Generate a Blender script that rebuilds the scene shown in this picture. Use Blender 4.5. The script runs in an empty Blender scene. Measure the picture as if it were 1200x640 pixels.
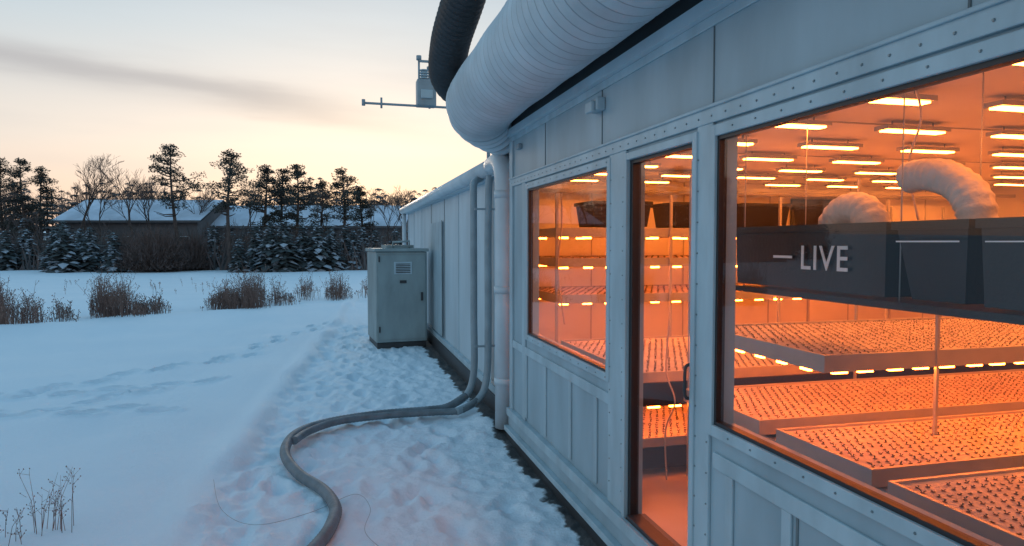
import bpy, math, random
import numpy as np
from mathutils import Vector, noise, Matrix
R=math.radians
scene=bpy.context.scene
COL=scene.collection
random.seed(7)

# ------------------------------------------------------------ materials
def mat(name,col,rough=0.6,metal=0.0,var=0.12,vscale=3.0,bump=0.0,bscale=40.0,emit=None,estr=0.0,stretch=None,col2=None):
    m=bpy.data.materials.new(name); m.use_nodes=True
    nt=m.node_tree; N=nt.nodes; L=nt.links
    b=N['Principled BSDF']
    b.inputs['Roughness'].default_value=rough; b.inputs['Metallic'].default_value=metal
    tc=N.new('ShaderNodeTexCoord'); mp=N.new('ShaderNodeMapping'); L.new(tc.outputs['Object'],mp.inputs[0])
    if stretch: mp.inputs['Scale'].default_value=stretch
    n=N.new('ShaderNodeTexNoise'); n.inputs['Scale'].default_value=vscale; n.inputs['Detail'].default_value=5
    L.new(mp.outputs[0],n.inputs['Vector'])
    r=N.new('ShaderNodeValToRGB'); L.new(n.outputs['Fac'],r.inputs[0])
    a=[max(0,c*(1-var)) for c in col]; z=col2 if col2 else [min(1,c*(1+var)) for c in col]
    r.color_ramp.elements[0].position=.32; r.color_ramp.elements[1].position=.68
    r.color_ramp.elements[0].color=(*a,1); r.color_ramp.elements[1].color=(*z,1)
    L.new(r.outputs[0],b.inputs['Base Color'])
    if bump:
        n2=N.new('ShaderNodeTexNoise'); n2.inputs['Scale'].default_value=bscale; n2.inputs['Detail'].default_value=4
        L.new(tc.outputs['Object'],n2.inputs['Vector'])
        bp=N.new('ShaderNodeBump'); bp.inputs['Strength'].default_value=bump; bp.inputs['Distance'].default_value=.02
        L.new(n2.outputs['Fac'],bp.inputs['Height']); L.new(bp.outputs[0],b.inputs['Normal'])
    if emit:
        b.inputs['Emission Color'].default_value=(*emit,1); b.inputs['Emission Strength'].default_value=estr
    return m

M={}
M['panel']=mat('painted_panel',(.295,.41,.47),.42,0,.15,3.0,.22,3.5,stretch=(1,1,.3))
M['frame']=mat('painted_frame',(.36,.485,.545),.4,0,.13,6,.08,18,stretch=(1,1,.35))
M['annex']=mat('annex_panel',(.44,.55,.61),.5,0,.10,2.5,.12,4,stretch=(1,1,.3))
M['rivet']=mat('rivet_steel',(.24,.29,.31),.35,.6,.1)
M['seam']=mat('panel_seam',(.12,.155,.17),.7)
M['black']=mat('black_gasket',(.018,.018,.02),.4)
M['dark']=mat('dark_metal',(.045,.05,.055),.5,.3)
M['duct']=mat('duct_fabric',(.48,.57,.62),.55,0,.14,2.5,.4,14)
M['rib']=mat('duct_rib',(.27,.34,.38),.6,0,.10,2.5)
M['bduct']=mat('black_duct',(.03,.035,.04),.45,0,.2,8,.2,40)
M['pipe']=mat('white_pipe',(.48,.575,.63),.35,0,.10,3,.05,20)
M['gpipe']=mat('grey_pipe',(.24,.32,.365),.45,0,.12,6)
M['hose']=mat('rubber_hose',(.125,.165,.19),.5,0,.25,9,.2,60)
M['cab']=mat('cabinet_paint',(.24,.315,.33),.5,0,.2,3,.08,12,stretch=(1,1,.4))
M['iwall']=mat('interior_white',(.74,.72,.70),.6,0,.06,1.5)
M['ifloor']=mat('interior_floor',(.45,.38,.34),.35,0,.12,2)
M['shelf']=mat('shelf_metal',(.42,.42,.43),.35,.2,.08,6)
M['raft']=mat('foam_raft',(.66,.56,.50),.7,0,.14,9,.3,45)
M['bin']=mat('black_plastic',(.014,.015,.018),.38,0,.25,6,.1,50)
M['soil']=mat('plug_soil',(.06,.03,.022),.9)
M['leaf']=mat('seedling_leaf',(.11,.10,.05),.6,0,.3,20)
M['white']=mat('white_print',(.8,.82,.84),.5)
M['sock']=mat('white_sock',(.72,.68,.66),.7,0,.08,10,.5,28)
M['lamp']=mat('lamp_glow',(.8,.5,.3),.5,emit=(1.0,.235,.032),estr=40)
M['led']=mat('led_glow',(.8,.5,.3),.5,emit=(1.0,.165,.016),estr=76)
M['bark']=mat('bark',(.065,.052,.048),.9,0,.3,6)
M['twig']=mat('twig',(.12,.088,.08),.9,0,.2,3)
M['pine']=mat('pine_needles',(.028,.038,.038),.8,0,.35,.8,col2=(.06,.07,.062))
M['spruce']=mat('spruce_needles',(.035,.052,.06),.8,0,.3,.8,col2=(.07,.10,.11))
M['frost']=mat('frosted_needles',(.30,.37,.44),.8,0,.2,1)
M['far']=mat('distant_foliage_hazed',(.06,.068,.076),.9,0,.3,.3,col2=(.12,.125,.13))  # distance haze put into the base colour: lighter and bluer than near needles
M['fartwig']=mat('distant_twigs_hazed',(.12,.10,.10),.9,0,.2,.5)  # twig colour greyed to carry the haze of the far tree belt
M['grass']=mat('dry_stems',(.15,.09,.078),.9,0,.3,2,col2=(.26,.17,.14))
M['brick']=mat('barn_wall',(.10,.105,.115),.8,0,.2,1)
M['snowroof']=mat('roof_snow',(.50,.58,.68),.7,0,.2,.5)
M['cable']=mat('cable',(.33,.38,.42),.5)
M['wcable']=mat('pale_cable',(.5,.42,.38),.5)

def glass(name,tint=(.95,.96,.96)):
    m=bpy.data.materials.new(name); m.use_nodes=True; nt=m.node_tree; N=nt.nodes; L=nt.links
    N.remove(N['Principled BSDF']); out=N['Material Output']
    t=N.new('ShaderNodeBsdfTransparent'); t.inputs[0].default_value=(*tint,1)
    g=N.new('ShaderNodeBsdfGlossy'); g.inputs['Roughness'].default_value=.01
    f=N.new('ShaderNodeLayerWeight'); f.inputs['Blend'].default_value=.5
    pw=N.new('ShaderNodeMath'); pw.operation='POWER'; pw.inputs[1].default_value=5; L.new(f.outputs['Facing'],pw.inputs[0])
    ma=N.new('ShaderNodeMath'); ma.operation='MULTIPLY_ADD'; ma.inputs[1].default_value=.92; ma.inputs[2].default_value=.05
    ma.use_clamp=True
    mx=N.new('ShaderNodeMixShader'); L.new(pw.outputs[0],ma.inputs[0]); L.new(ma.outputs[0],mx.inputs[0])
    L.new(t.outputs[0],mx.inputs[1]); L.new(g.outputs[0],mx.inputs[2]); L.new(mx.outputs[0],out.inputs[0])
    return m
M['glass']=glass('window_glass')

# ------------------------------------------------------------ mesh builder
class MB:
    def __init__(s): s.v=[]; s.f=[]; s.m=[]; s.mats=[]; s.sm=[]
    def mi(s,k):
        if k not in s.mats: s.mats.append(k)
        return s.mats.index(k)
    def face(s,pts,k,smooth=False):
        b=len(s.v); s.v+= [tuple(p) for p in pts]; s.f.append(tuple(range(b,b+len(pts)))); s.m.append(s.mi(k)); s.sm.append(smooth)
    def box(s,x0,x1,y0,y1,z0,z1,k,mtx=None):
        c=[(x0,y0,z0),(x1,y0,z0),(x1,y1,z0),(x0,y1,z0),(x0,y0,z1),(x1,y0,z1),(x1,y1,z1),(x0,y1,z1)]
        if mtx: c=[tuple(mtx@Vector(p)) for p in c]
        b=len(s.v); s.v+=c
        for q in ((0,3,2,1),(4,5,6,7),(0,1,5,4),(1,2,6,5),(2,3,7,6),(3,0,4,7)):
            s.f.append(tuple(b+i for i in q)); s.m.append(s.mi(k)); s.sm.append(False)
    def tube(s,path,rad,k,sides=8,cap=True,smooth=True,alt=None):
        path=[Vector(p) for p in path]; n=len(path)
        if not hasattr(rad,'__len__'): rad=[rad]*n
        b=len(s.v); ki=s.mi(k); up=None; ai=s.mi(alt[0]) if alt else None
        for i,p in enumerate(path):
            t=(path[min(i+1,n-1)]-path[max(i-1,0)]).normalized()
            if up is None:
                up=Vector((0,0,1)) if abs(t.z)<.9 else Vector((1,0,0))
            a=(up-t*up.dot(t)).normalized(); c=t.cross(a); up=a
            for j in range(sides):
                an=2*math.pi*j/sides
                s.v.append(tuple(p+(a*math.cos(an)+c*math.sin(an))*rad[i]))
        for i in range(n-1):
            for j in range(sides):
                j2=(j+1)%sides
                s.f.append((b+i*sides+j,b+i*sides+j2,b+(i+1)*sides+j2,b+(i+1)*sides+j)); s.m.append(ai if alt and i%alt[1]==0 else ki); s.sm.append(smooth)
        if cap and sides>3:
            s.f.append(tuple(b+j for j in range(sides))[::-1]); s.m.append(ki); s.sm.append(False)
            s.f.append(tuple(b+(n-1)*sides+j for j in range(sides))); s.m.append(ki); s.sm.append(False)
    def build(s,name,parent=None,bevel=0):
        me=bpy.data.meshes.new(name); me.from_pydata(s.v,[],s.f)
        for k in s.mats: me.materials.append(M[k])
        me.polygons.foreach_set('material_index',s.m); me.polygons.foreach_set('use_smooth',s.sm); me.update()
        o=bpy.data.objects.new(name,me); COL.objects.link(o)
        if parent: o.parent=parent
        if bevel:
            bm=o.modifiers.new('b','BEVEL'); bm.width=bevel; bm.segments=2; bm.limit_method='ANGLE'
        return o
def empty(name):
    e=bpy.data.objects.new(name,None); COL.objects.link(e); return e
def catmull(pts,n=8):
    P=[Vector(p) for p in pts]; out=[]
    for i in range(len(P)-1):
        p0=P[max(i-1,0)];p1=P[i];p2=P[i+1];p3=P[min(i+2,len(P)-1)]
        for k in range(n):
            t=k/n
            out.append(.5*((2*p1)+(p2-p0)*t+(2*p0-5*p1+4*p2-p3)*t*t+(3*p1-p0-3*p2+p3)*t**3))
    out.append(P[-1]); return out

# ------------------------------------------------------------ terrain
def steps(segs):
    out=[]
    for a,b,st in segs:
        n=max(1,int(round((b-a)/st))); out+= [a+(b-a)*i/n for i in range(n)]
    out.append(segs[-1][1]); return out
xs=steps([(-500,-100,50),(-100,-20,5),(-20,-9,.5),(-9,-5,.1),(-5,-2,.045),(-2,1.75,.026),(1.75,3,.25),(3,20,2),(20,100,10),(100,500,50)])
ys=steps([(-60,-4,4),(-4,2.5,.25),(2.5,7,.026),(7,10.5,.045),(10.5,16,.09),(16,26,.25),(26,60,1.5),(60,120,6),(120,700,60)])
prints=[]
rp=random.Random(3)
def trail(x0,y0,x1,y1,st=.36):
    L=math.hypot(x1-x0,y1-y0); n=int(L/st); dx,dy=(x1-x0)/L,(y1-y0)/L
    for i in range(n+1):
        s=1 if i%2 else -1; j=.05
        prints.append((x0+dx*st*i-dy*.11*s+rp.uniform(-j,j),y0+dy*st*i+dx*.11*s+rp.uniform(-j,j),dx,dy,rp.uniform(.09,.14)))
trail(-5.5,8.5,-1.9,8.15); trail(-4.3,8.9,-1.2,12.3,.42); trail(-2.9,8.9,-1.6,9.9); trail(-5,9.9,-2.2,9.3,.45); trail(-1.5,12.6,-.3,16,.45)
prf=[]
for i in range(300):
    y=rp.uniform(2.6,16); b=-.95+max(0,y-6)*.085
    x=rp.uniform(b+.12,1.2); a=rp.gauss(math.pi/2,.35)
    prf.append((x,y,math.cos(a),math.sin(a),rp.uniform(.012,.045)))
X,Y=np.meshgrid(np.array(xs),np.array(ys))
def sst(t): t=np.clip(t,0,1); return t*t*(3-2*t)
Z=np.zeros_like(X)
bound=-.95+np.maximum(0,Y-6)*.085
nz=np.zeros_like(X); nz2=np.zeros_like(X); nz3=np.zeros_like(X)
for i in range(X.shape[0]):
    for j in range(X.shape[1]):
        x=X[i,j]; y=Y[i,j]
        if -9.5<x<2.2 and 1.5<y<27:
            v=Vector((x*.45,y*.8,0)); nz[i,j]=noise.noise(v)
            nz2[i,j]=noise.fractal(Vector((x*6.5,y*6.5,3)),.6,2.1,5)
            nz3[i,j]=noise.noise(Vector((x*1.3,y*1.0,9)))
bound=bound+nz3*.12
m=sst((X-bound)/.18)*(Y<24)
inner=sst((Y-1.5)/1)*sst((27-Y)/4)
Z+=inner*(1-m)*(.055*nz+.03*nz3+.004*nz2)
Z+=inner*m*(-.04+.021*nz2+.012*nz3)
Z+=inner*.055*np.exp(-((X-bound+.05)/.14)**2)*(1+nz3)
Z+=.16*np.exp(-((Y-(17.2+.55*(X+4)))/1.6)**2)*sst((2-X)/3)*sst((X+30)/10)
for (px,py,dx,dy,dep) in prints+prf:
    u=(X-px)*dx+(Y-py)*dy; w=-(X-px)*dy+(Y-py)*dx
    q=(u/.16)**2+(w/.075)**2
    Z-=dep*np.exp(-q**1.5); Z+=dep*.25*np.exp(-((np.sqrt(q)-1.5)/.35)**2)
Z+=.07*np.exp(-((X-1.45)/.25)**2-((Y-6.9)/.6)**2)
Z+=np.where(Y>75,(Y-75)*.02,0)
verts=np.stack([X.ravel(),Y.ravel(),Z.ravel()],1)
nx=len(xs); ny=len(ys)
idx=np.arange(nx*ny).reshape(ny,nx)
faces=np.stack([idx[:-1,:-1].ravel(),idx[:-1,1:].ravel(),idx[1:,1:].ravel(),idx[1:,:-1].ravel()],1)
me=bpy.data.meshes.new('snow_ground'); me.from_pydata(verts.tolist(),[],faces.tolist())
me.polygons.foreach_set('use_smooth',[True]*len(me.polygons)); me.update()
g=bpy.data.objects.new('snow_ground',me); COL.objects.link(g)
def snowmat():
    m=bpy.data.materials.new('snow'); m.use_nodes=True; nt=m.node_tree; N=nt.nodes; L=nt.links; b=N['Principled BSDF']
    b.inputs['Roughness'].default_value=.6
    tc=N.new('ShaderNodeTexCoord')
    n=N.new('ShaderNodeTexNoise'); n.inputs['Scale'].default_value=.6; n.inputs['Detail'].default_value=6; L.new(tc.outputs['Object'],n.inputs['Vector'])
    r=N.new('ShaderNodeValToRGB'); r.color_ramp.elements[0].color=(.66,.79,.88,1); r.color_ramp.elements[1].color=(.80,.89,.95,1); L.new(n.outputs['Fac'],r.inputs[0])
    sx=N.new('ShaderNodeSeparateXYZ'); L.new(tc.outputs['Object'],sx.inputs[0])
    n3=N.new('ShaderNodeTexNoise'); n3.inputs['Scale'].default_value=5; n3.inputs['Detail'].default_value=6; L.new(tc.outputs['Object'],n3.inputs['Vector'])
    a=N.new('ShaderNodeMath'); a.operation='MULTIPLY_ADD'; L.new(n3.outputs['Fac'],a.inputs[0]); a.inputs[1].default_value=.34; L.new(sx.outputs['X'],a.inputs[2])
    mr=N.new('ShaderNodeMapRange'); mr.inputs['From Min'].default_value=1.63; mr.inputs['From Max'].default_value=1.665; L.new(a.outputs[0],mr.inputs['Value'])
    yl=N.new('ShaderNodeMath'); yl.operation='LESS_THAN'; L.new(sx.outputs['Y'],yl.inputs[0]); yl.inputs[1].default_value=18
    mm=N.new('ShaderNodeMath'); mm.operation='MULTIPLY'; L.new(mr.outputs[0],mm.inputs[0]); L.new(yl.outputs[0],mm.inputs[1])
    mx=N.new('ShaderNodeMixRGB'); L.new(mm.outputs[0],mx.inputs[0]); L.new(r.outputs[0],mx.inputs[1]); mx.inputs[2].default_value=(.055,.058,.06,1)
    L.new(mx.outputs[0],b.inputs['Base Color'])
    n2=N.new('ShaderNodeTexNoise'); n2.inputs['Scale'].default_value=26; n2.inputs['Detail'].default_value=8; n2.inputs['Roughness'].default_value=.7; L.new(tc.outputs['Object'],n2.inputs['Vector'])
    bp=N.new('ShaderNodeBump'); bp.inputs['Strength'].default_value=.8; bp.inputs['Distance'].default_value=.02; L.new(n2.outputs['Fac'],bp.inputs['Height']); L.new(bp.outputs[0],b.inputs['Normal'])
    return m
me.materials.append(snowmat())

# ------------------------------------------------------------ building
W=1.6
bld=empty('greenhouse_building')
w=MB()
TOP=2.86
def wall(y0,y1,z0,z1): w.box(W,W+.09,y0,y1,z0,z1,'panel')
wall(-2.5,.6,0,TOP); wall(.6,2.656,0,1.05); wall(.6,2.656,2.307,TOP)
wall(2.656,2.846,0,TOP); wall(2.846,3.58,0,.27); wall(2.846,3.58,2.31,TOP)
wall(3.58,3.88,0,TOP); wall(3.88,5.68,0,1.05); wall(3.88,5.68,2.307,TOP); wall(5.68,6.3,0,TOP)
w.box(W+.09,9,6.22,6.3,2.66,3.02,'panel')
w.build('front_wall',bld)
t=MB()
t.box(W-.018,W,-2.5,6.3,2.37,2.45,'frame')
t.box(W-.03,W-.018,-2.5,6.3,2.435,2.45,'frame')
t.box(W-.012,W,-2.5,6.3,2.79,2.838,'frame')
for y0,y1 in ((2.686,2.816),(3.61,3.85),(5.76,5.86)):
    t.box(W-.016,W,y0,y1,.27,2.37,'frame')
t.box(W-.02,W,6.2,6.303,.2,2.79,'frame')
def flange(y0,y1,z0,z1,wd=.05,th=.022):
    t.box(W-th,W,y0-wd,y0,z0-wd,z1+wd,'frame'); t.box(W-th,W,y1,y1+wd,z0-wd,z1+wd,'frame')
    t.box(W-th,W,y0,y1,z1,z1+wd,'frame'); t.box(W-th,W,y0,y1,z0-wd,z0,'frame')
flange(3.88,5.68,1.05,2.307); flange(.6,2.656,1.05,2.307,.05); flange(2.846,3.58,.27,2.31,.04,.026)
t.box(W-.014,W,-2.5,2.656,.86,.93,'frame')
t.box(W-.014,W,3.85,6.2,.86,.93,'frame')
for y in (.35,1.15,1.62,2.12,2.5,4.05,4.55,5.15,5.72):
    t.box(W-.012,W,y,y+.055,.30,.86,'frame')
t.box(W-.05,W,-2.5,6.3,.20,.27,'frame')
t.box(W-.03,W,-2.5,6.3,.10,.196,'panel')
t.box(W-.075,W,-2.5,6.3,.055,.10,'frame')
t.box(W-.05,W,-2.5,6.3,-.1,.055,'dark')
t.build('trim',bld,.004)
s=MB()
for y in (.2,1.45,2.70,4.0,5.2): s.box(W-.004,W,y,y+.008,2.45,2.79,'seam')
for y in (1.13,2.10): s.box(W-.004,W,y-.012,y,.3,.86,'seam')
s.build('panel_seams',bld)
rv=MB()
def rivet(y,z,x=W-.018,r=.008):
    b=[(x,y+r*math.cos(a),z+r*math.sin(a)) for a in [i*math.pi/3 for i in range(6)]]
    tpt=[(x-.005,y+.6*r*math.cos(a),z+.6*r*math.sin(a)) for a in [i*math.pi/3 for i in range(6)]]
    for i in range(6): rv.face([b[i],b[(i+1)%6],tpt[(i+1)%6],tpt[i]],'rivet')
    rv.face(tpt,'rivet')
y=-.5
while y<6.25: rivet(y,2.40,r=.0055); y+=.11
for y0 in (2.70,2.80,3.64,3.82):
    z=.4
    while z<2.35: rivet(y0,z,W-.016,.005); z+=.14
for (a,b_) in ((.6,2.656),(3.88,5.68)):
    y=a
    while y<b_:
        rivet(y,1.025,W-.022,.005); rivet(y,2.332,W-.022,.005); y+=.16
rv.build('rivets',bld)
e=MB()
e.box(W-.05,W,-2.5,6.34,2.838,2.872,'pipe')
e.box(W-.05,W-.035,-2.5,6.34,2.872,2.90,'pipe')
e.box(W-.02,W+.1,-2.5,6.32,2.875,3.10,'dark')
e.box(W+.02,9.2,-2.5,6.34,3.10,3.15,'dark')
e.build('eave',bld)
a=MB(); AX=1.72
a.box(AX,AX+.08,6.31,17.4,0,2.6,'annex')
a.box(AX+.08,9,17.32,17.4,0,2.6,'annex')
a.face([(AX-.1,6.31,2.63),(9.2,6.31,2.95),(9.2,17.5,2.95),(AX-.1,17.5,2.63)],'snowroof')
a.face([(AX-.1,6.31,2.6),(AX-.1,17.5,2.6),(AX-.1,17.5,2.63),(AX-.1,6.31,2.63)],'annex')
a.box(AX-.1,AX,6.31,17.5,2.56,2.598,'annex')
a.box(AX-.05,AX,6.31,17.4,.16,.24,'frame'); a.box(AX-.07,AX,6.31,17.4,-.05,.16,'dark')
for y in (7.3,8.6,9.9,11.25,12.9,14.4,15.9): a.box(AX-.006,AX,y,y+.03,.24,2.56,'seam' if y in (11.25,12.9) else 'frame')
a.box(AX-.03,AX,11.4,12.75,.26,2.2,'frame'); a.box(AX-.035,AX-.03,11.36,11.40,.26,2.22,'seam')
a.build('annex_wall',bld)
i=MB()
i.box(1.69,8.5,-2.5,7.6,.19,.27,'ifloor')
i.face([(1.69,-2.5,2.58),(1.69,7.6,2.58),(8.5,7.6,2.58),(8.5,-2.5,2.58)],'iwall')
i.face([(1.69,7.6,.27),(8.5,7.6,.27),(8.5,7.6,2.58),(1.69,7.6,2.58)],'iwall')
i.face([(8.5,-2.5,.27),(8.5,7.6,.27),(8.5,7.6,2.58),(8.5,-2.5,2.58)],'iwall')
i.face([(1.69,-2.5,.27),(8.5,-2.5,.27),(8.5,-2.5,2.58),(1.69,-2.5,2.58)],'iwall')
i.build('interior_walls',bld)
i=MB()
for x in (2.9,4.1,5.3,6.5,7.7): i.box(x,x+.012,7.592,7.6,.27,2.58,'shelf')
for y in (2.1,3.55,5.0,6.45): i.box(1.7,8.5,y,y+.012,2.572,2.58,'shelf')
i.box(1.9,8.4,6.9,6.98,2.42,2.46,'shelf'); i.tube([(2.1,7.4,2.45),(8.4,7.4,2.45)],.04,'shelf',10)
i.build('interior_panel_joints',bld)
o=MB(); o.box(8.52,8.6,-2.5,17.3,0,2.9,'annex'); o.box(1.69,8.52,-2.6,-2.52,0,3.02,'panel'); o.build('rear_walls',bld)
def window(name,y0,y1,z0,z1,door=False):
    k=MB(); x0,x1=W-.008,W+.03; gw=.016
    k.box(x0,x1,y0,y0+gw,z0,z1,'black'); k.box(x0,x1,y1-gw,y1,z0,z1,'black')
    k.box(x0,x1,y0+gw,y1-gw,z0,z0+gw,'black'); k.box(x0,x1,y0+gw,y1-gw,z1-gw,z1,'black')
    k.face([(W+.004,y0+gw,z0+gw),(W+.004,y0+gw,z1-gw),(W+.004,y1-gw,z1-gw),(W+.004,y1-gw,z0+gw)],'glass')
    k.build(name,bld)
window('window_pane_frame',3.88,5.68,1.05,2.307); window('large_window_frame',.6,2.656,1.05,2.307)
d=MB()
d.box(W+.0,W+.05,3.545,3.58,.27,2.31,'black'); d.box(W-.006,W+.05,2.846,2.875,.27,2.31,'frame'); d.box(W,W+.05,2.875,3.545,2.29,2.31,'black')
d.box(W-.02,W+.09,2.875,3.545,.27,.295,'dark')
d.face([(W+.02,2.875,.295),(W+.02,2.875,2.29),(W+.02,3.545,2.29),(W+.02,3.545,.295)],'glass')
d.tube(catmull([(W-.006,2.86,1.12),(W-.035,2.86,1.13),(W-.04,2.86,1.2),(W-.035,2.86,1.27),(W-.006,2.86,1.28)],4),.008,'dark',8)
d.build('door',bld)
v=MB()
v.box(W-.06,W,3.95,4.10,2.66,2.74,'frame'); v.box(W-.09,W-.06,3.97,4.08,2.65,2.72,'frame'); v.box(W-.04,W,5.9,6.0,2.68,2.73,'gpipe')
v.build('wall_vent',bld,.01)

# ------------------------------------------------------------ ducts / pipes
k=MB()
path=catmull([(1.28,-1.5,3.16),(1.28,1.5,3.16),(1.28,4,3.16),(1.28,5.9,3.14),(1.34,6.35,3.09),(1.62,6.62,3.02),(2.0,6.7,2.98)],12)
def resample(path,st):
    out=[path[0]]; acc=0
    for p,q in zip(path,path[1:]):
        L=(q-p).length; tt=st-acc
        while tt<=L: out.append(p+(q-p)*(tt/L)); tt+=st
        acc=(acc+L)%st
    out.append(path[-1]); return out
path=resample(path,.0155)
prof=[.012,.010,-.001,-.008,-.010,-.008,-.001]
rad=[.300+prof[n%7]+.009*noise.noise(p*2.2)+.014*max(0,(p.y-5.4)) for n,p in enumerate(path)]
k.tube(path,rad,'duct',44,alt=('rib',7))
dd=k.build('ventilation_duct')
k=MB()
path=resample(catmull([(1.7,7.0,3.3),(1.35,6.98,3.34),(1.08,6.75,3.46),(1.0,6.2,3.62),(1.02,5.7,3.82),(1.08,5.1,4.12),(1.25,4.5,4.5),(1.5,4.0,4.8)],10),.02)
k.tube(path,[.165+(.014 if n%3==0 else -.006) for n in range(len(path))],'bduct',26)
k.build('flexible_duct')
k=MB()
k.tube([(AX-.12,17.5,2.64),(AX-.12,12,2.65),(AX-.12,7.1,2.66)],.085,'pipe',18)
p=catmull([(AX-.12,7.1,2.66),(1.59,6.78,2.66),(1.585,6.58,2.60),(1.585,6.5,2.42),(1.585,6.5,2.2)],6)+[Vector((1.585,6.5,1.3)),Vector((1.585,6.5,.02))]
k.tube(p,.098,'pipe',24)
for z in (2.28,1.35,.45): k.tube([(1.585,6.5,z),(1.585,6.5,z+.07)],.108,'pipe',24)
k.tube([(AX-.1,17.3,0),(AX-.1,17.3,2.6)],.05,'pipe',10)
k.box(1.49,1.69,6.48,6.52,1.9,1.93,'gpipe')
k.build('drainpipe')
k=MB()
p=catmull([(1.6,7.7,2.58),(1.5,7.6,2.52),(1.47,7.5,2.35),(1.47,7.5,1.8),(1.47,7.5,1.0),(1.46,7.46,.4),(1.36,7.40,.15),(1.14,7.3,.06)],8)
k.tube(p,.04,'gpipe',12)
p=catmull([(1.62,7.3,2.6),(1.6,7.3,2.45),(1.59,7.3,1.8),(1.59,7.3,1.0),(1.57,7.28,.38),(1.46,7.22,.14),(1.2,7.1,.05)],8)
k.tube(p,.04,'gpipe',12)
for z in (.7,2.2): k.box(1.44,1.72,7.28,7.32,z,z+.02,'gpipe')
k.build('conduit_pipe')
k=MB()
hp=[(1.36,7.40,.15),(1.14,7.3,.06),(.9,7.27,.045),(.38,7.24,.04),(-.13,7.01,.045),(-.40,6.6,.06),(-.46,6.08,.05),(-.33,5.6,.02),(-.127,5.19,.01),(-.04,4.84,.01),(-.05,4.6,.01),(-.12,4.3,.01),(-.3,3.9,.01),(-.6,3.5,.0)]
pp=resample(catmull(hp,10),.02)
k.tube(pp,[.041+(.003 if n%2 else 0) for n in range(len(pp))],'hose',14)
hp=[(1.46,7.22,.14),(1.25,7.12,.06),(.95,7.16,.045),(.5,7.17,.04),(0,7.02,.05),(-.28,6.72,.05),(-.40,6.35,.07)]
pp=resample(catmull(hp,10),.02)
k.tube(pp,[.034+(.003 if n%2 else 0) for n in range(len(pp))],'hose',12)
k.build('hose')
k=MB()
k.tube(catmull([(-.95,5.6,.02),(-.8,5.0,.0),(-.55,4.7,-.01),(-.2,4.8,.0),(.1,5.1,-.01),(.2,4.8,-.01),(.15,4.4,-.01),(.3,4.0,-.01)],8),.002,'cable',5)
k.build('cable')

# ------------------------------------------------------------ cabinet
cab=empty('electrical_cabinet')
T=Matrix.Translation((1.56,12.35,0))@Matrix.Rotation(R(5),4,'Z')
k=MB()
k.box(-.92,0,0,1.15,.06,1.68,'cab',T); k.build('body',cab,.02)
k=MB()
k.box(-.95,.03,-.03,1.18,1.683,1.74,'cab',T); k.box(-.9,-.02,.03,1.1,-.05,.057,'dark',T); k.build('lid_and_plinth',cab,.01)
k=MB()
k.box(-.88,-.04,-.018,-.003,.12,1.62,'cab',T)
k.box(-.60,-.28,-.03,-.019,1.28,1.50,'frame',T)
for n in range(6): k.box(-.57,-.31,-.036,-.031,1.305+n*.03,1.318+n*.03,'dark',T)
k.box(-.50,-.38,-.036,-.031,1.12,1.17,'dark',T)
k.box(-.12,-.085,-.05,-.02,.8,.95,'dark',T)
for z in (.25,1.5): k.box(-.875,-.85,-.04,-.02,z,z+.1,'dark',T)
k.box(-.70,-.2,.2,.8,1.743,1.80,'cab',T); k.tube([T@Vector((-.6,.1,1.74)),T@Vector((-.6,.1,1.85)),T@Vector((-.3,.1,1.87)),T@Vector((-.3,.1,1.74))],.02,'cab',6)
k.build('door_and_vents',cab)

# ------------------------------------------------------------ weather station
ws=empty('weather_station')
k=MB()
k.tube([(.30,8.0,3.43),(1.75,8.0,3.42)],.014,'gpipe',8); k.tube([(1.75,8.0,2.6),(1.75,8.0,3.5)],.022,'gpipe',8)
k.tube([(.93,8.0,3.43),(.93,8.0,3.95)],.012,'gpipe',8); k.tube([(1.05,8.0,3.40),(1.05,8.0,3.85)],.012,'gpipe',8)
k.tube([(.50,8.0,3.38),(.50,8.0,3.5)],.012,'gpipe',6); k.tube([(.30,8.0,3.4),(.30,8.0,3.47)],.02,'gpipe',6)
k.build('mast_arm',ws)
k=MB(); k.box(.90,1.12,7.92,8.08,3.42,3.72,'gpipe'); k.box(.94,1.08,7.9,7.92,3.5,3.6,'frame'); k.build('sensor_box',ws,.01)
k=MB()
for n in range(4): k.tube([(.99,8,3.74+n*.03),(.99,8,3.75+n*.03)],.055,'frame',12)
k.box(.93,1.07,7.98,8.02,3.93,3.95,'gpipe'); k.tube([(.93,8,3.95),(.93,8,4.0)],.03,'gpipe',8); k.tube([(1.05,8,3.85),(1.05,8,3.88)],.03,'gpipe',8)
k.build('sensors',ws)

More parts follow.
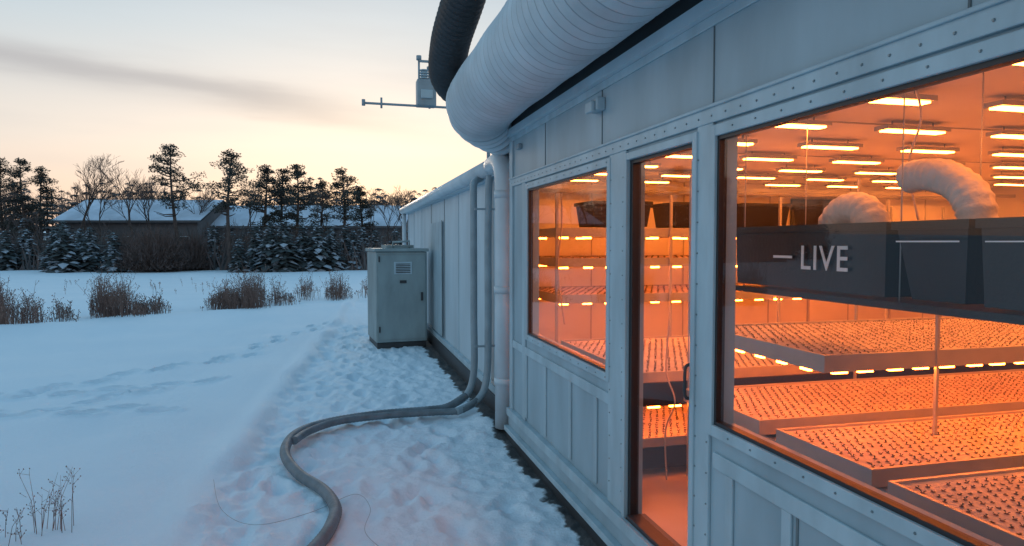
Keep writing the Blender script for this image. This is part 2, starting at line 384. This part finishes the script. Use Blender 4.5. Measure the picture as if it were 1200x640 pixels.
# ------------------------------------------------------------ interior furnishings
rr=random.Random(11)
def tray(name,x0,x1,y0,y1,z,sp=.058,th=.055,parent=None,seed=True,tilt=0):
    k=MB()
    k.box(x0,x1,y0,y1,z-th,z-.012,'shelf')
    rim=.018
    k.box(x0,x1,y0,y0+rim,z-.012,z+.012,'shelf'); k.box(x0,x1,y1-rim,y1,z-.012,z+.012,'shelf')
    k.box(x0,x0+rim,y0+rim,y1-rim,z-.012,z+.012,'shelf'); k.box(x1-rim,x1,y0+rim,y1-rim,z-.012,z+.012,'shelf')
    k.face([(x0+rim,y0+rim,z),(x1-rim,y0+rim,z),(x1-rim,y1-rim,z),(x0+rim,y1-rim,z)],'raft')
    if seed:
        ny_=int((y1-y0-.06)/sp); nx_=int((x1-x0-.06)/sp)
        for a in range(nx_):
            for b in range(ny_):
                cx=x0+.05+a*sp+(sp/2 if b%2 else 0)+rr.uniform(-.003,.003); cy=y0+.05+b*sp+rr.uniform(-.003,.003)
                if cx>x1-.03 or rr.random()<.02: continue
                r=.010*sp/.05
                k.face([(cx+r*math.cos(t*math.pi/3),cy+r*math.sin(t*math.pi/3),z+.003) for t in range(6)],'soil')
                h=rr.uniform(.006,.016); an=rr.uniform(0,6.28)
                for q in range(2):
                    an+=math.pi+rr.uniform(-.5,.5); l=rr.uniform(.008,.016); c,s_=math.cos(an),math.sin(an)
                    k.face([(cx,cy,z+.003),(cx+c*l*.6-s_*.005,cy+s_*l*.6+c*.005,z+h),(cx+c*l,cy+s_*l,z+h*.9),(cx+c*l*.6+s_*.005,cy+s_*l*.6-c*.005,z+h)],'leaf')
    return k.build(name,parent)
def leds(k,x0,x1,y,z,sp=.2,l=.085,dx=True):
    n=int((x1-x0)/sp)
    for a in range(n+1):
        x=x0+a*sp+rr.uniform(-.01,.01)
        if dx: k.box(x,x+l,y,y+.02,z-.016,z,'led')
        else: k.box(y,y+.02,x,x+l,z-.016,z,'led')
def post(k,x,y,z0,z1,r=.012): k.box(x-r,x+r,y-r,y+r,z0,z1,'shelf')

rack=empty('growing_rack')
k=MB()
xa,xb,ya,yb=1.95,7.6,6.0,7.2
for x in (xa,3.1,4.3,5.6,6.8,xb):
    post(k,x,ya-.014,.27,2.3); post(k,x,yb+.014,.27,2.3)
k.build('posts',rack)
for z in (1.35,1.69,1.97):
    tray('tray',xa+.02,4.25,ya,yb,z,.07,.07,rack); tray('tray',4.32,xb,ya,yb,z,.07,.07,rack)
k=MB()
for z in (1.35,1.69,1.97):
    leds(k,xa+.06,xb-.1,ya+.06,z-.072,.23); leds(k,xa+.06,xb-.1,ya+.75,z-.072,.4)
k.build('led_lamps',rack)
rack=empty('growing_rack')
xa,xb,ya,yb=1.93,6.4,4.2,5.8
k=MB()
for x in (xa+.02,3.4,4.9,xb-.02): post(k,x,ya+.02,.27,.86); post(k,x,yb,.27,.9)
k.box(xa,xb,ya,ya+.02,.74,.90,'bin'); k.box(xa,xb,ya,ya+.02,.31,.455,'bin'); k.box(xa,xa+.02,ya+.02,yb,.74,.9,'bin')
k.build('bench_frame',rack)
tray('tray',xa,4.1,ya,yb,.96,.055,.055,rack); tray('tray',4.13,xb,ya,yb,.96,.055,.055,rack)
tray('tray',xa+.02,xb,ya,yb,.51,.055,.05,rack)
k=MB(); leds(k,xa+.1,xb-.1,ya+.03,.735,.17); leds(k,xa+.1,xb-.1,ya+.5,.88,.3); leds(k,xa+.1,xb-.1,ya+1.1,.88,.3); k.build('led_lamps',rack)
rack=empty('growing_rack')
k=MB()
for (x,y,z1) in ((2.28,4.12,2.3),(2.28,2.5,.8),(3.6,4.12,2.3),(3.0,2.86,1.95),(5.1,2.86,1.95),(2.28,1.6,.8),(4.4,1.6,.8)): post(k,x,y,.27,z1,.008)
k.box(2.3,5.2,1.0,4.1,.74,.77,'shelf')
k.build('posts',rack)
tray('tray',2.22,5.1,3.24,4.08,.865,.05,.07,rack); tray('tray',2.24,5.1,2.45,3.12,.85,.05,.07,rack); tray('tray',2.22,5.1,1.66,2.34,.84,.05,.07,rack); tray('tray',2.26,5.1,.9,1.58,.84,.05,.07,rack)
tray('tray',2.32,5.2,2.86,4.12,1.28,.05,.075,rack)
k=MB(); leds(k,2.4,5.1,2.90,1.203,.17); leds(k,2.45,5.1,3.3,1.203,.3); leds(k,2.45,5.1,3.8,1.203,.3); 
n=3.0
while n<4.1: k.box(2.34,2.36,n,n+.07,1.187,1.203,'led'); n+=.2
k.build('led_lamps',rack)

def bin_(name,x0,x1,y0,y1,z0,z1,tp=.03,parent=None):
    k=MB()
    b=[(x0+tp,y0+tp,z0),(x1-tp,y0+tp,z0),(x1-tp,y1-tp,z0),(x0+tp,y1-tp,z0)]; T_=[(x0,y0,z1),(x1,y0,z1),(x1,y1,z1),(x0,y1,z1)]
    k.face(b[::-1],'bin')
    for a in range(4): k.face([b[a],b[(a+1)%4],T_[(a+1)%4],T_[a]],'bin')
    rz=z1-.03
    k.box(x0-.012,x1+.012,y0-.012,y0+.01,rz,z1+.004,'bin'); k.box(x0-.012,x1+.012,y1-.01,y1+.012,rz,z1+.004,'bin')
    k.box(x0-.012,x0+.01,y0+.01,y1-.01,rz,z1+.004,'bin'); k.box(x1-.01,x1+.012,y0+.01,y1-.01,rz,z1+.004,'bin')
    k.face([(x0+.01,y0+.01,z1-.05),(x1-.01,y0+.01,z1-.05),(x1-.01,y1-.01,z1-.05),(x0+.01,y1-.01,z1-.05)],'soil')
    return k.build(name,parent)
b1=empty('plastic_bin'); bin_('trough',2.2,2.62,2.36,3.46,1.62,1.93,.008,b1)
cu=bpy.data.curves.new('lettering','FONT'); cu.body='LIVE'; cu.size=.165; cu.extrude=.001; cu.offset=.001; cu.space_character=1.1
tx=bpy.data.objects.new('lettering',cu); COL.objects.link(tx); tx.rotation_euler=(R(90),0,R(-90)); tx.location=(2.190,2.89,1.72); tx.parent=b1
cu.materials.append(M['white'])
k=MB(); k.box(2.190,2.192,2.95,3.10,1.770,1.783,'white'); k.build('printed_dash',b1)
b2=empty('plastic_bin'); bin_('trough',2.2,2.6,1.98,2.31,1.62,1.93,.045,b2)
k=MB(); k.box(2.182,2.184,2.0,2.29,1.85,1.856,'white'); k.build('stripe',b2)
b3=empty('plastic_bin'); bin_('trough',2.2,2.6,.95,1.93,1.62,1.93,.012,b3)
k=MB(); k.box(2.185,2.187,1.0,1.9,1.85,1.855,'white'); k.build('stripe',b3)
k=MB(); k.box(2.2,2.7,.9,3.5,1.575,1.605,'bin')
for y in (1.0,2.335,3.45):
    k.tube([(2.25,y,1.6),(2.25,y,2.58)],.003,'shelf',5); k.tube([(2.65,y,1.6),(2.65,y,2.58)],.003,'shelf',5)
k.build('hanging_shelf')
for (x0,x1) in ((2.35,2.95),(3.2,3.72),(3.95,4.5),(4.9,5.6)):
    bin_('plastic_bin',x0,x1,6.1,6.6,2.0,2.24,.03)
k=MB()
pth=resample(catmull([(2.40,2.12,1.88),(2.40,2.13,1.98),(2.41,2.19,2.06),(2.42,2.30,2.12),(2.44,2.42,2.14),(2.45,2.50,2.135)],8),.010)
k.tube(pth,[.068+.0035*math.sin(n*1.57)+.004*noise.noise(p*9) for n,p in enumerate(pth)],'sock',20); k.build('air_hose')
k=MB()
pth=resample(catmull([(2.40,2.64,1.86),(2.40,2.66,1.94),(2.41,2.73,2.0),(2.42,2.84,2.01),(2.43,2.93,1.96),(2.43,2.96,1.88)],8),.010)
k.tube(pth,[.078+.0035*math.sin(n*1.57)+.004*noise.noise(p*9) for n,p in enumerate(pth)],'sock',20); k.build('air_hose')
k=MB()
k.tube(catmull([(2.5,2.55,2.58),(2.5,2.5,2.4),(2.52,2.58,2.2),(2.5,2.5,1.95)],6),.005,'wcable',6)
k.tube(catmull([(2.6,2.0,2.58),(2.58,2.05,2.35),(2.62,1.95,2.15),(2.55,2.0,1.9)],6),.005,'wcable',6)
k.tube(catmull([(2.12,4.1,1.3),(2.1,4.1,1.0),(2.14,4.05,.8),(2.1,4.1,.6),(2.06,4.0,.3)],6),.006,'wcable',6)
k.tube(catmull([(1.98,5.95,2.3),(1.97,5.9,2.0),(1.95,5.95,1.6),(2.0,5.9,1.1)],6),.008,'wcable',6)
k.build('cable')
for a in range(7):
    for b in range(9):
        x=2.55+a*.85; y=1.3+b*.72
        k=MB()
        k.box(x-.23,x+.23,y-.055,y+.055,2.525,2.55,'shelf'); k.box(x-.21,x+.21,y-.034,y+.034,2.516,2.524,'lamp')
        k.tube([(x-.15,y,2.55),(x-.15,y,2.58)],.006,'shelf',4); k.tube([(x+.15,y,2.55),(x+.15,y,2.58)],.006,'shelf',4)
        k.build('grow_lamp')
k=MB()
k.box(5.6,6.5,7.55,7.59,1.85,1.9,'dark'); k.box(5.6,6.5,7.55,7.59,2.35,2.4,'dark'); k.box(5.6,5.65,7.55,7.59,1.9,2.35,'dark'); k.box(6.45,6.5,7.55,7.59,1.9,2.35,'dark')
k.box(5.65,6.45,7.57,7.59,1.9,2.35,'bin'); k.build('wall_hatch')

# ------------------------------------------------------------ vegetation
def P(px,d):
    X=(px-396)*d/825.6; return X,(d-.247*X)/.969
def pine(x,y,h,seed,name='pine_tree',den=1.0,lo=.42,wdt=.19):
    r=random.Random(seed); k=MB()
    lean=r.uniform(-.03,.03)
    tp=[Vector((x+lean*h*t+.12*math.sin(t*5+seed),y,h*t)) for t in [0,.15,.3,.45,.6,.75,.9,1]]
    k.tube(tp,[.16*(1-t*.85) for t in [0,.15,.3,.45,.6,.75,.9,1]],'bark',6)
    def clump(c,R_,n):
        for _ in range(int(n*den)):
            while True:
                q=Vector((r.uniform(-1,1),r.uniform(-1,1),r.uniform(-1,1)))
                if q.length<1: break
            q=Vector((q.x*R_,q.y*R_,q.z*R_*.55))
            s_=r.uniform(.09,.19); d1=Vector((r.uniform(-1,1),r.uniform(-1,1),r.uniform(-.2,.8))).normalized()*s_; d2=Vector((r.uniform(-1,1),r.uniform(-1,1),r.uniform(-.5,.5))).normalized()*s_*.7
            p=c+q; k.face([p,p+d1,p+d2],'pine')
    nl=int(28+h)
    for a in range(nl):
        f=(a+.5)/nl
        t=min(lo-.06+(1.03-lo)*f+r.uniform(-.02,.02),.985)
        base=Vector((x+lean*h*t+.12*math.sin(t*5+seed),y,h*t)); an=r.uniform(0,6.28)
        L=h*wdt*(math.sin(math.pi*min(1,.22+f*.80))**.7)*r.uniform(.35,1.2); L=max(L,.25)
        e_=base+Vector((math.cos(an)*L,math.sin(an)*L,L*r.uniform(.05,.5)))
        mid=(base+e_)/2+Vector((0,0,-.08*L))
        k.tube([base,mid,e_],[.045,.03,.012],'bark',4,False)
        if t>lo:
            clump(e_,r.uniform(.36,.68)*h/8.5,76)
            if r.random()<.8: clump(mid+Vector((0,0,.1)),r.uniform(.30,.55)*h/8.5,46)
    clump(Vector((x+lean*h+.12*math.sin(5+seed),y,h-.15)),.38*h/8.5,50)
    k.build(name)
def spruceMB(k,x,y,h,r,mA='spruce',mB_='frost',fr=.3,wd=.30,lay=None):
    k.tube([(x,y,0),(x,y,h*.9)],[.05*h/3,.01],'bark',4,False)
    lay=lay or int(7+h*2.5)
    for a in range(lay):
        t=a/lay; z=h*(.04+.94*t); R_=h*wd*(1-t)**.85*r.uniform(.8,1.15)+.06
        n=int(8+10*(1-t))
        for b in range(n):
            an=6.283*b/n+r.uniform(-.3,.3); L=R_*r.uniform(.65,1.15); c,s_=math.cos(an),math.sin(an)
            drop=L*r.uniform(.15,.5); ww=.10+L*.16
            p0=Vector((x,y,z+.05)); tip=Vector((x+c*L,y+s_*L,z-drop)); md=Vector((x+c*L*.6,y+s_*L*.6,z-drop*.35))
            l=md+Vector((-s_*ww,c*ww,-.08)); rt=md+Vector((s_*ww,-c*ww,-.08))
            mt=mB_ if r.random()<fr else mA
            k.face([p0,l,md],mA); k.face([p0,md,rt],mA); k.face([l,tip,md],mt); k.face([md,tip,rt],mt)
            q=md+Vector((r.uniform(-.1,.1),r.uniform(-.1,.1),-.12)); k.face([q,q+Vector((c*.25-s_*.1,s_*.25+c*.1,-.12)),q+Vector((c*.2+s_*.1,s_*.2-c*.1,-.05))],mt)
def bareMB(k,x,y,h,r,m='twig',m0='bark',dep=5,spread=.5):
    def rec(p,d,L,rad,lv):
        e_=p+d*L; md=(p+e_)/2+Vector((r.uniform(-.05,.05),r.uniform(-.05,.05),0))*L
        k.tube([p,md,e_],[rad,rad*.82,rad*.62],m0 if lv>2 else m,4 if lv>2 else 3,False)
        if lv==0: return
        n=2 if lv>dep-1 else r.choice([2,3,3,4])
        for a in range(n):
            nd=(d+Vector((r.uniform(-1,1),r.uniform(-1,1),r.uniform(-.25,.5)))*spread*(.8+.15*(dep-lv))).normalized()
            rec(p+d*L*r.uniform(.6,1.0) if a else e_,nd,L*r.uniform(.6,.82),max(rad*.6,.010),lv-1)
    rec(Vector((x,y,0)),Vector((r.uniform(-.04,.04),0,1)).normalized(),h*.32,h*.013,dep)
for (px,d,ytop,sd,lo,wt) in ((207,44,172,1,.48,.21),(268,43,180,2,.50,.20),(314,46,194,3,.40,.17),(334,50,200,21,.35,.15),(350,47,194,4,.42,.17),(402,48,200,5,.45,.18),(30,52,188,7,.3,.17),(6,54,186,8,.25,.18),(50,55,196,9,.3,.16),(-60,45,170,10,.45,.19),(-160,46,180,11,.45,.19),(378,60,212,16,.35,.15),(-20,55,192,17,.3,.17),(424,56,220,18,.35,.16)):
    x,y=P(px,d); pine(x,y,1.85+(284-ytop)*d/800,sd,lo=lo,wdt=wt,den=1.0 if lo>.38 else 1.2)
for (px,d,ytop,sd) in ((97,52,164,1),(156,50,186,2),(120,60,200,3),(178,60,198,5),(238,62,206,10),(290,62,208,11),(385,52,208,4),(455,50,218,6),(478,52,210,7),(440,60,218,8),(-30,50,180,9)):
    x,y=P(px,d); k=MB(); bareMB(k,x,y,(1.85+(284-ytop)*d/800)*.98,random.Random(sd+40),dep=6); k.build('bare_tree')
r=random.Random(5)
for (px,d,ytop) in ((62,43,266),(75,42,254),(92,44,264),(108,43,262),(130,42,268),(281,42,276),(300,44,260),(318,43,254),(335,43,252),(352,44,258),(372,44,256),(390,45,264),(404,47,260),(415,46,266),(428,48,262),(440,47,266),(462,48,264),(250,46,260),(30,46,264),(5,45,266)):
    x,y=P(px+r.uniform(-3,3),d); k=MB(); spruceMB(k,x,y,1.85+(284-ytop)*d/800,r,fr=.35,wd=.38); k.build('spruce_tree')
k=MB(); r=random.Random(21)
for n in range(620):
    near=(n%4==0)
    px=r.uniform(-420,640); d=r.uniform(49,56) if near else r.uniform(74,98); x,y=P(px,d)
    yt=r.uniform(254,272) if near else r.uniform(204,232)+8*math.sin(px*.03)
    if px<60 and not near: yt-=r.uniform(2,16)
    if px<60 and near: yt-=14
    h=1.85+(284-yt)*d/800
    if r.random()<.45: spruceMB(k,x,y,h,r,'far','frost',.02 if not near else .12,.26,lay=int(10))
    else: bareMB(k,x,y,h,r,'fartwig','far',4,.5)
k.build('distant_trees')
k=MB(); r=random.Random(31)
for n in range(24000):
    px=r.uniform(-300,520); d=r.uniform(45,58); x,y=P(px,d); h=r.uniform(.5,2.7)*(1+.55*noise.noise(Vector((x*.3,y*.3,0)))); a=r.uniform(-.5,.5); w_=r.uniform(.02,.07)
    k.face([(x-w_,y,-.02),(x+w_,y+.02,-.02),(x+a*h,y+r.uniform(-.3,.3),h)],r.choice(['fartwig','far','far','twig']))
k.build('undergrowth')
def shrub(px,d,wpx,ytop,n,seed,name='shrub'):
    r=random.Random(seed); cx,cy=P(px,d); Rr=wpx*d/800/2; H=1.85+(284-ytop)*d/800; k=MB()
    for _ in range(n):
        an=r.uniform(0,6.283); el=math.acos(r.uniform(.02,1)); q=Vector((math.cos(an)*math.sin(el)*Rr,math.sin(an)*math.sin(el)*Rr,math.cos(el)*H))*r.uniform(.6,1.0)
        b=Vector((cx+q.x*.35,cy+q.y*.35,q.z*.2)); t_=Vector((cx,cy,0))+q; s_=Vector((r.uniform(-1,1),r.uniform(-1,1),0)).normalized()*.02
        k.face([b-s_*2,b+s_*2,t_],'twig')
        for _q in range(3):
            p=b.lerp(t_,r.uniform(.5,1)); e_=p+Vector((r.uniform(-.3,.3),r.uniform(-.3,.3),r.uniform(.05,.35))); k.face([p-s_*.7,p+s_*.7,e_],r.choice(['twig','fartwig']))
    k.build(name)
shrub(182,43,98,260,2600,1); shrub(228,45,50,268,900,2); shrub(150,46,50,268,800,3)

k=MB(); r=random.Random(77)
def stem(x,y,z0,h,wd=.006,branch=True):
    lx=r.gauss(0,.16)*h; ly=r.gauss(0,.12)*h; m1=(x+lx*.35,y+ly*.35,z0+h*.55); t_=(x+lx,y+ly,z0+h)
    k.tube([(x,y,z0-.05),m1,t_],[wd,wd*.8,wd*.35],'grass',3,False)
    if branch:
        for _ in range(r.randint(3,7)):
            t=r.uniform(.35,1); b=Vector((x,y,z0)).lerp(Vector(t_),t); e_=b+Vector((r.uniform(-.13,.13),r.uniform(-.1,.1),r.uniform(.03,.16)))*max(h,.3)
            k.tube([b,e_],[wd*.6,wd*.3],'grass',3,False)
            q=e_; s_=min(.011,wd*2); k.face([q+Vector((-s_,0,0)),q+Vector((0,0,s_*1.6)),q+Vector((s_,0,0)),q+Vector((0,0,-s_))],'grass')
for (p0,p1,d,n,hm,cl) in ((-80,62,14.6,680,.86,7),(66,98,15.6,60,.34,3),(100,165,16.4,420,.68,4),(165,200,17.2,110,.5,3),(198,300,18.4,640,.68,6),(300,345,20,100,.42,4),(350,412,22.0,260,.60,4),(412,432,23,30,.36,2)):
    cs=[(r.uniform(p0,p1),r.uniform(.45,1.2)) for _ in range(cl)]
    for _ in range(n):
        c,hs=r.choice(cs); sg=(p1-p0)/cl*.45; px=r.gauss(c,sg); u=abs(px-c)/sg; x,y=P(px,d+r.uniform(-.9,1.1)); stem(x,y,.08,abs(r.gauss(hm,.18))*hs*r.uniform(.55,1.15)*max(.35,1.1-.3*u),.006)
k.build('dry_grass')
k=MB()
for (cx,cy,n,h) in ((-1.80,4.85,18,.38),(-2.1,4.6,20,.42),(-2.25,4.75,14,.32),(-1.95,4.75,8,.22),(-2.2,4.3,16,.38),(-2.35,4.5,14,.4)):
    for _ in range(n): stem(cx+r.gauss(0,.07),cy+r.gauss(0,.06),0,h*r.uniform(.35,1.1),.0022)
for _ in range(60):
    px=r.uniform(60,470); d=r.uniform(24,30); x,y=P(px,d); stem(x,y,0,r.uniform(.15,.35),.006)
k.build('dry_weeds')

def barn(name,px0,px1,d,zr,ze,dep=9,wins=5):
    e_=empty(name); x0,y0=P(px0,d); x1,y1=P(px1,d); dirx=Vector((x1-x0,y1-y0,0)); L=dirx.length; ang=math.atan2(dirx.y,dirx.x)
    T=Matrix.Translation((x0,y0,0))@Matrix.Rotation(ang,4,'Z')
    k=MB(); k.box(0,L,0,dep,0,ze,'brick',T)
    for xx in (0,L): k.face([T@Vector((xx,0,ze)),T@Vector((xx,dep,ze)),T@Vector((xx,dep/2,zr-.1))],'brick')
    k.build('walls',e_)
    k=MB(); o_=.5; s_=(zr-ze)/(dep/2)
    for sgn in (0,1):
        ye=-o_ if sgn==0 else dep+o_
        q=[(-o_,ye,ze-o_*s_),(L+o_,ye,ze-o_*s_),(L+o_,dep/2,zr),(-o_,dep/2,zr)]
        k.face([T@Vector(p) for p in q],'snowroof'); k.face([T@(Vector(p)+Vector((0,0,-.18))) for p in q],'brick')
    k.box(-o_,L+o_,-o_-.02,-o_,ze-o_*s_-.2,ze-o_*s_,'brick',T)
    k.build('roof',e_)
    k=MB()
    for n in range(wins):
        xx=L*(n+.5)/wins; k.box(xx-.5,xx+.5,-.05,0,1.2,2.4,'frame',T); k.box(xx-.42,xx+.42,-.08,-.05,1.28,2.32,'bin',T)
    k.box(L*.3,L*.3+1.6,-.06,0,0,2.3,'dark',T); k.build('windows_and_door',e_)
barn('barn',72,232,61,5.9,4.0); barn('barn',240,470,64,5.5,3.6,8,7)

# ------------------------------------------------------------ sky / sun / camera
wd=bpy.data.worlds.new('World'); scene.world=wd; wd.use_nodes=True; nt=wd.node_tree; N=nt.nodes; L=nt.links
bg=N['Background']; out=N['World Output']
SE,SA=R(5),R(3)
sd=Vector((math.sin(SA)*math.cos(SE),math.cos(SA)*math.cos(SE),math.sin(SE)))
tc=N.new('ShaderNodeTexCoord'); sp=N.new('ShaderNodeSeparateXYZ'); L.new(tc.outputs['Generated'],sp.inputs[0])
rp_=N.new('ShaderNodeValToRGB'); L.new(sp.outputs['Z'],rp_.inputs[0]); cr=rp_.color_ramp
cr.elements[0].position=0; cr.elements[0].color=(.80,.53,.43,1)
cr.elements[1].position=1; cr.elements[1].color=(.14,.39,.64,1)
for p,c in ((.06,(.88,.67,.55)),(.13,(.83,.75,.68)),(.27,(.56,.66,.72)),(.42,(.34,.55,.72))):
    el=cr.elements.new(p); el.color=(*c,1)
def vdot(v):
    n=N.new('ShaderNodeVectorMath'); n.operation='DOT_PRODUCT'; L.new(tc.outputs['Generated'],n.inputs[0]); n.inputs[1].default_value=v; return n.outputs['Value']
def math_(op,a,b=None,clamp=False):
    n=N.new('ShaderNodeMath'); n.operation=op; n.use_clamp=clamp
    for q,vv in enumerate((a,b)):
        if vv is None: continue
        if isinstance(vv,(int,float)): n.inputs[q].default_value=vv
        else: L.new(vv,n.inputs[q])
    return n.outputs[0]
glow=math_('POWER',math_('MAXIMUM',vdot(sd),0),14)
mg=N.new('ShaderNodeMixRGB'); mg.blend_type='ADD'; L.new(math_('MULTIPLY',glow,.42),mg.inputs[0]); L.new(rp_.outputs[0],mg.inputs[1]); mg.inputs[2].default_value=(.55,.34,.20,1)
mp=N.new('ShaderNodeMapping'); mp.inputs['Scale'].default_value=(2.2,2.2,16); mp.inputs['Rotation'].default_value=(0,R(-9),0); L.new(tc.outputs['Generated'],mp.inputs[0])
nn=N.new('ShaderNodeTexNoise'); nn.inputs['Scale'].default_value=1.6; nn.inputs['Detail'].default_value=6; L.new(mp.outputs[0],nn.inputs['Vector'])
off=math_('MULTIPLY',math_('SUBTRACT',nn.outputs['Fac'],.5),.05)
tt=math_('ADD',vdot((-.1336,.1759,-.9753)),off)
g1=math_('DIVIDE',tt,.017); band=math_('POWER',2.718,math_('MULTIPLY',math_('MULTIPLY',g1,g1),-1))
fx=N.new('ShaderNodeMapRange'); fx.inputs['From Min'].default_value=.16; fx.inputs['From Max'].default_value=-.10; L.new(sp.outputs['X'],fx.inputs['Value'])
fx.inputs['To Min'].default_value=0; fx.inputs['To Max'].default_value=.75
bf=math_('MULTIPLY',math_('MULTIPLY',band,fx.outputs[0]),math_('GREATER_THAN',sp.outputs['Y'],0))
mc=N.new('ShaderNodeMixRGB'); L.new(bf,mc.inputs[0]); L.new(mg.outputs[0],mc.inputs[1]); mc.inputs[2].default_value=(.45,.44,.46,1)
cr2=N.new('ShaderNodeMapRange'); cr2.inputs['From Min'].default_value=.42; cr2.inputs['From Max'].default_value=.75; cr2.inputs['To Max'].default_value=.22; L.new(nn.outputs['Fac'],cr2.inputs['Value'])
mh=N.new('ShaderNodeMixRGB'); L.new(cr2.outputs[0],mh.inputs[0]); L.new(mc.outputs[0],mh.inputs[1]); mh.inputs[2].default_value=(.55,.56,.58,1)
L.new(mh.outputs[0],bg.inputs[0]); bg.inputs[1].default_value=.95
sk=N.new('ShaderNodeTexSky'); sk.sky_type='NISHITA'; sk.sun_disc=False; sk.sun_elevation=SE; sk.sun_rotation=SA
b2_=N.new('ShaderNodeBackground'); L.new(sk.outputs[0],b2_.inputs[0]); b2_.inputs[1].default_value=.012
ad=N.new('ShaderNodeAddShader'); L.new(bg.outputs[0],ad.inputs[0]); L.new(b2_.outputs[0],ad.inputs[1]); L.new(ad.outputs[0],out.inputs[0])
sl=bpy.data.lights.new('sun','SUN'); sl.energy=.5; sl.angle=R(10); sl.color=(1,.80,.62)
so=bpy.data.objects.new('sun',sl); COL.objects.link(so); so.rotation_euler=(-sd).to_track_quat('-Z','Y').to_euler()

cd=bpy.data.cameras.new('camera'); cam=bpy.data.objects.new('camera',cd); COL.objects.link(cam); scene.camera=cam
cam.location=(0,0,1.85); cam.rotation_euler=(R(90-2.58),0,R(-14.3)); cd.lens=24; cd.sensor_width=36; cd.clip_end=3000; cd.clip_start=.05
scene.view_settings.view_transform='Standard'; scene.view_settings.look='None'; scene.view_settings.exposure=0
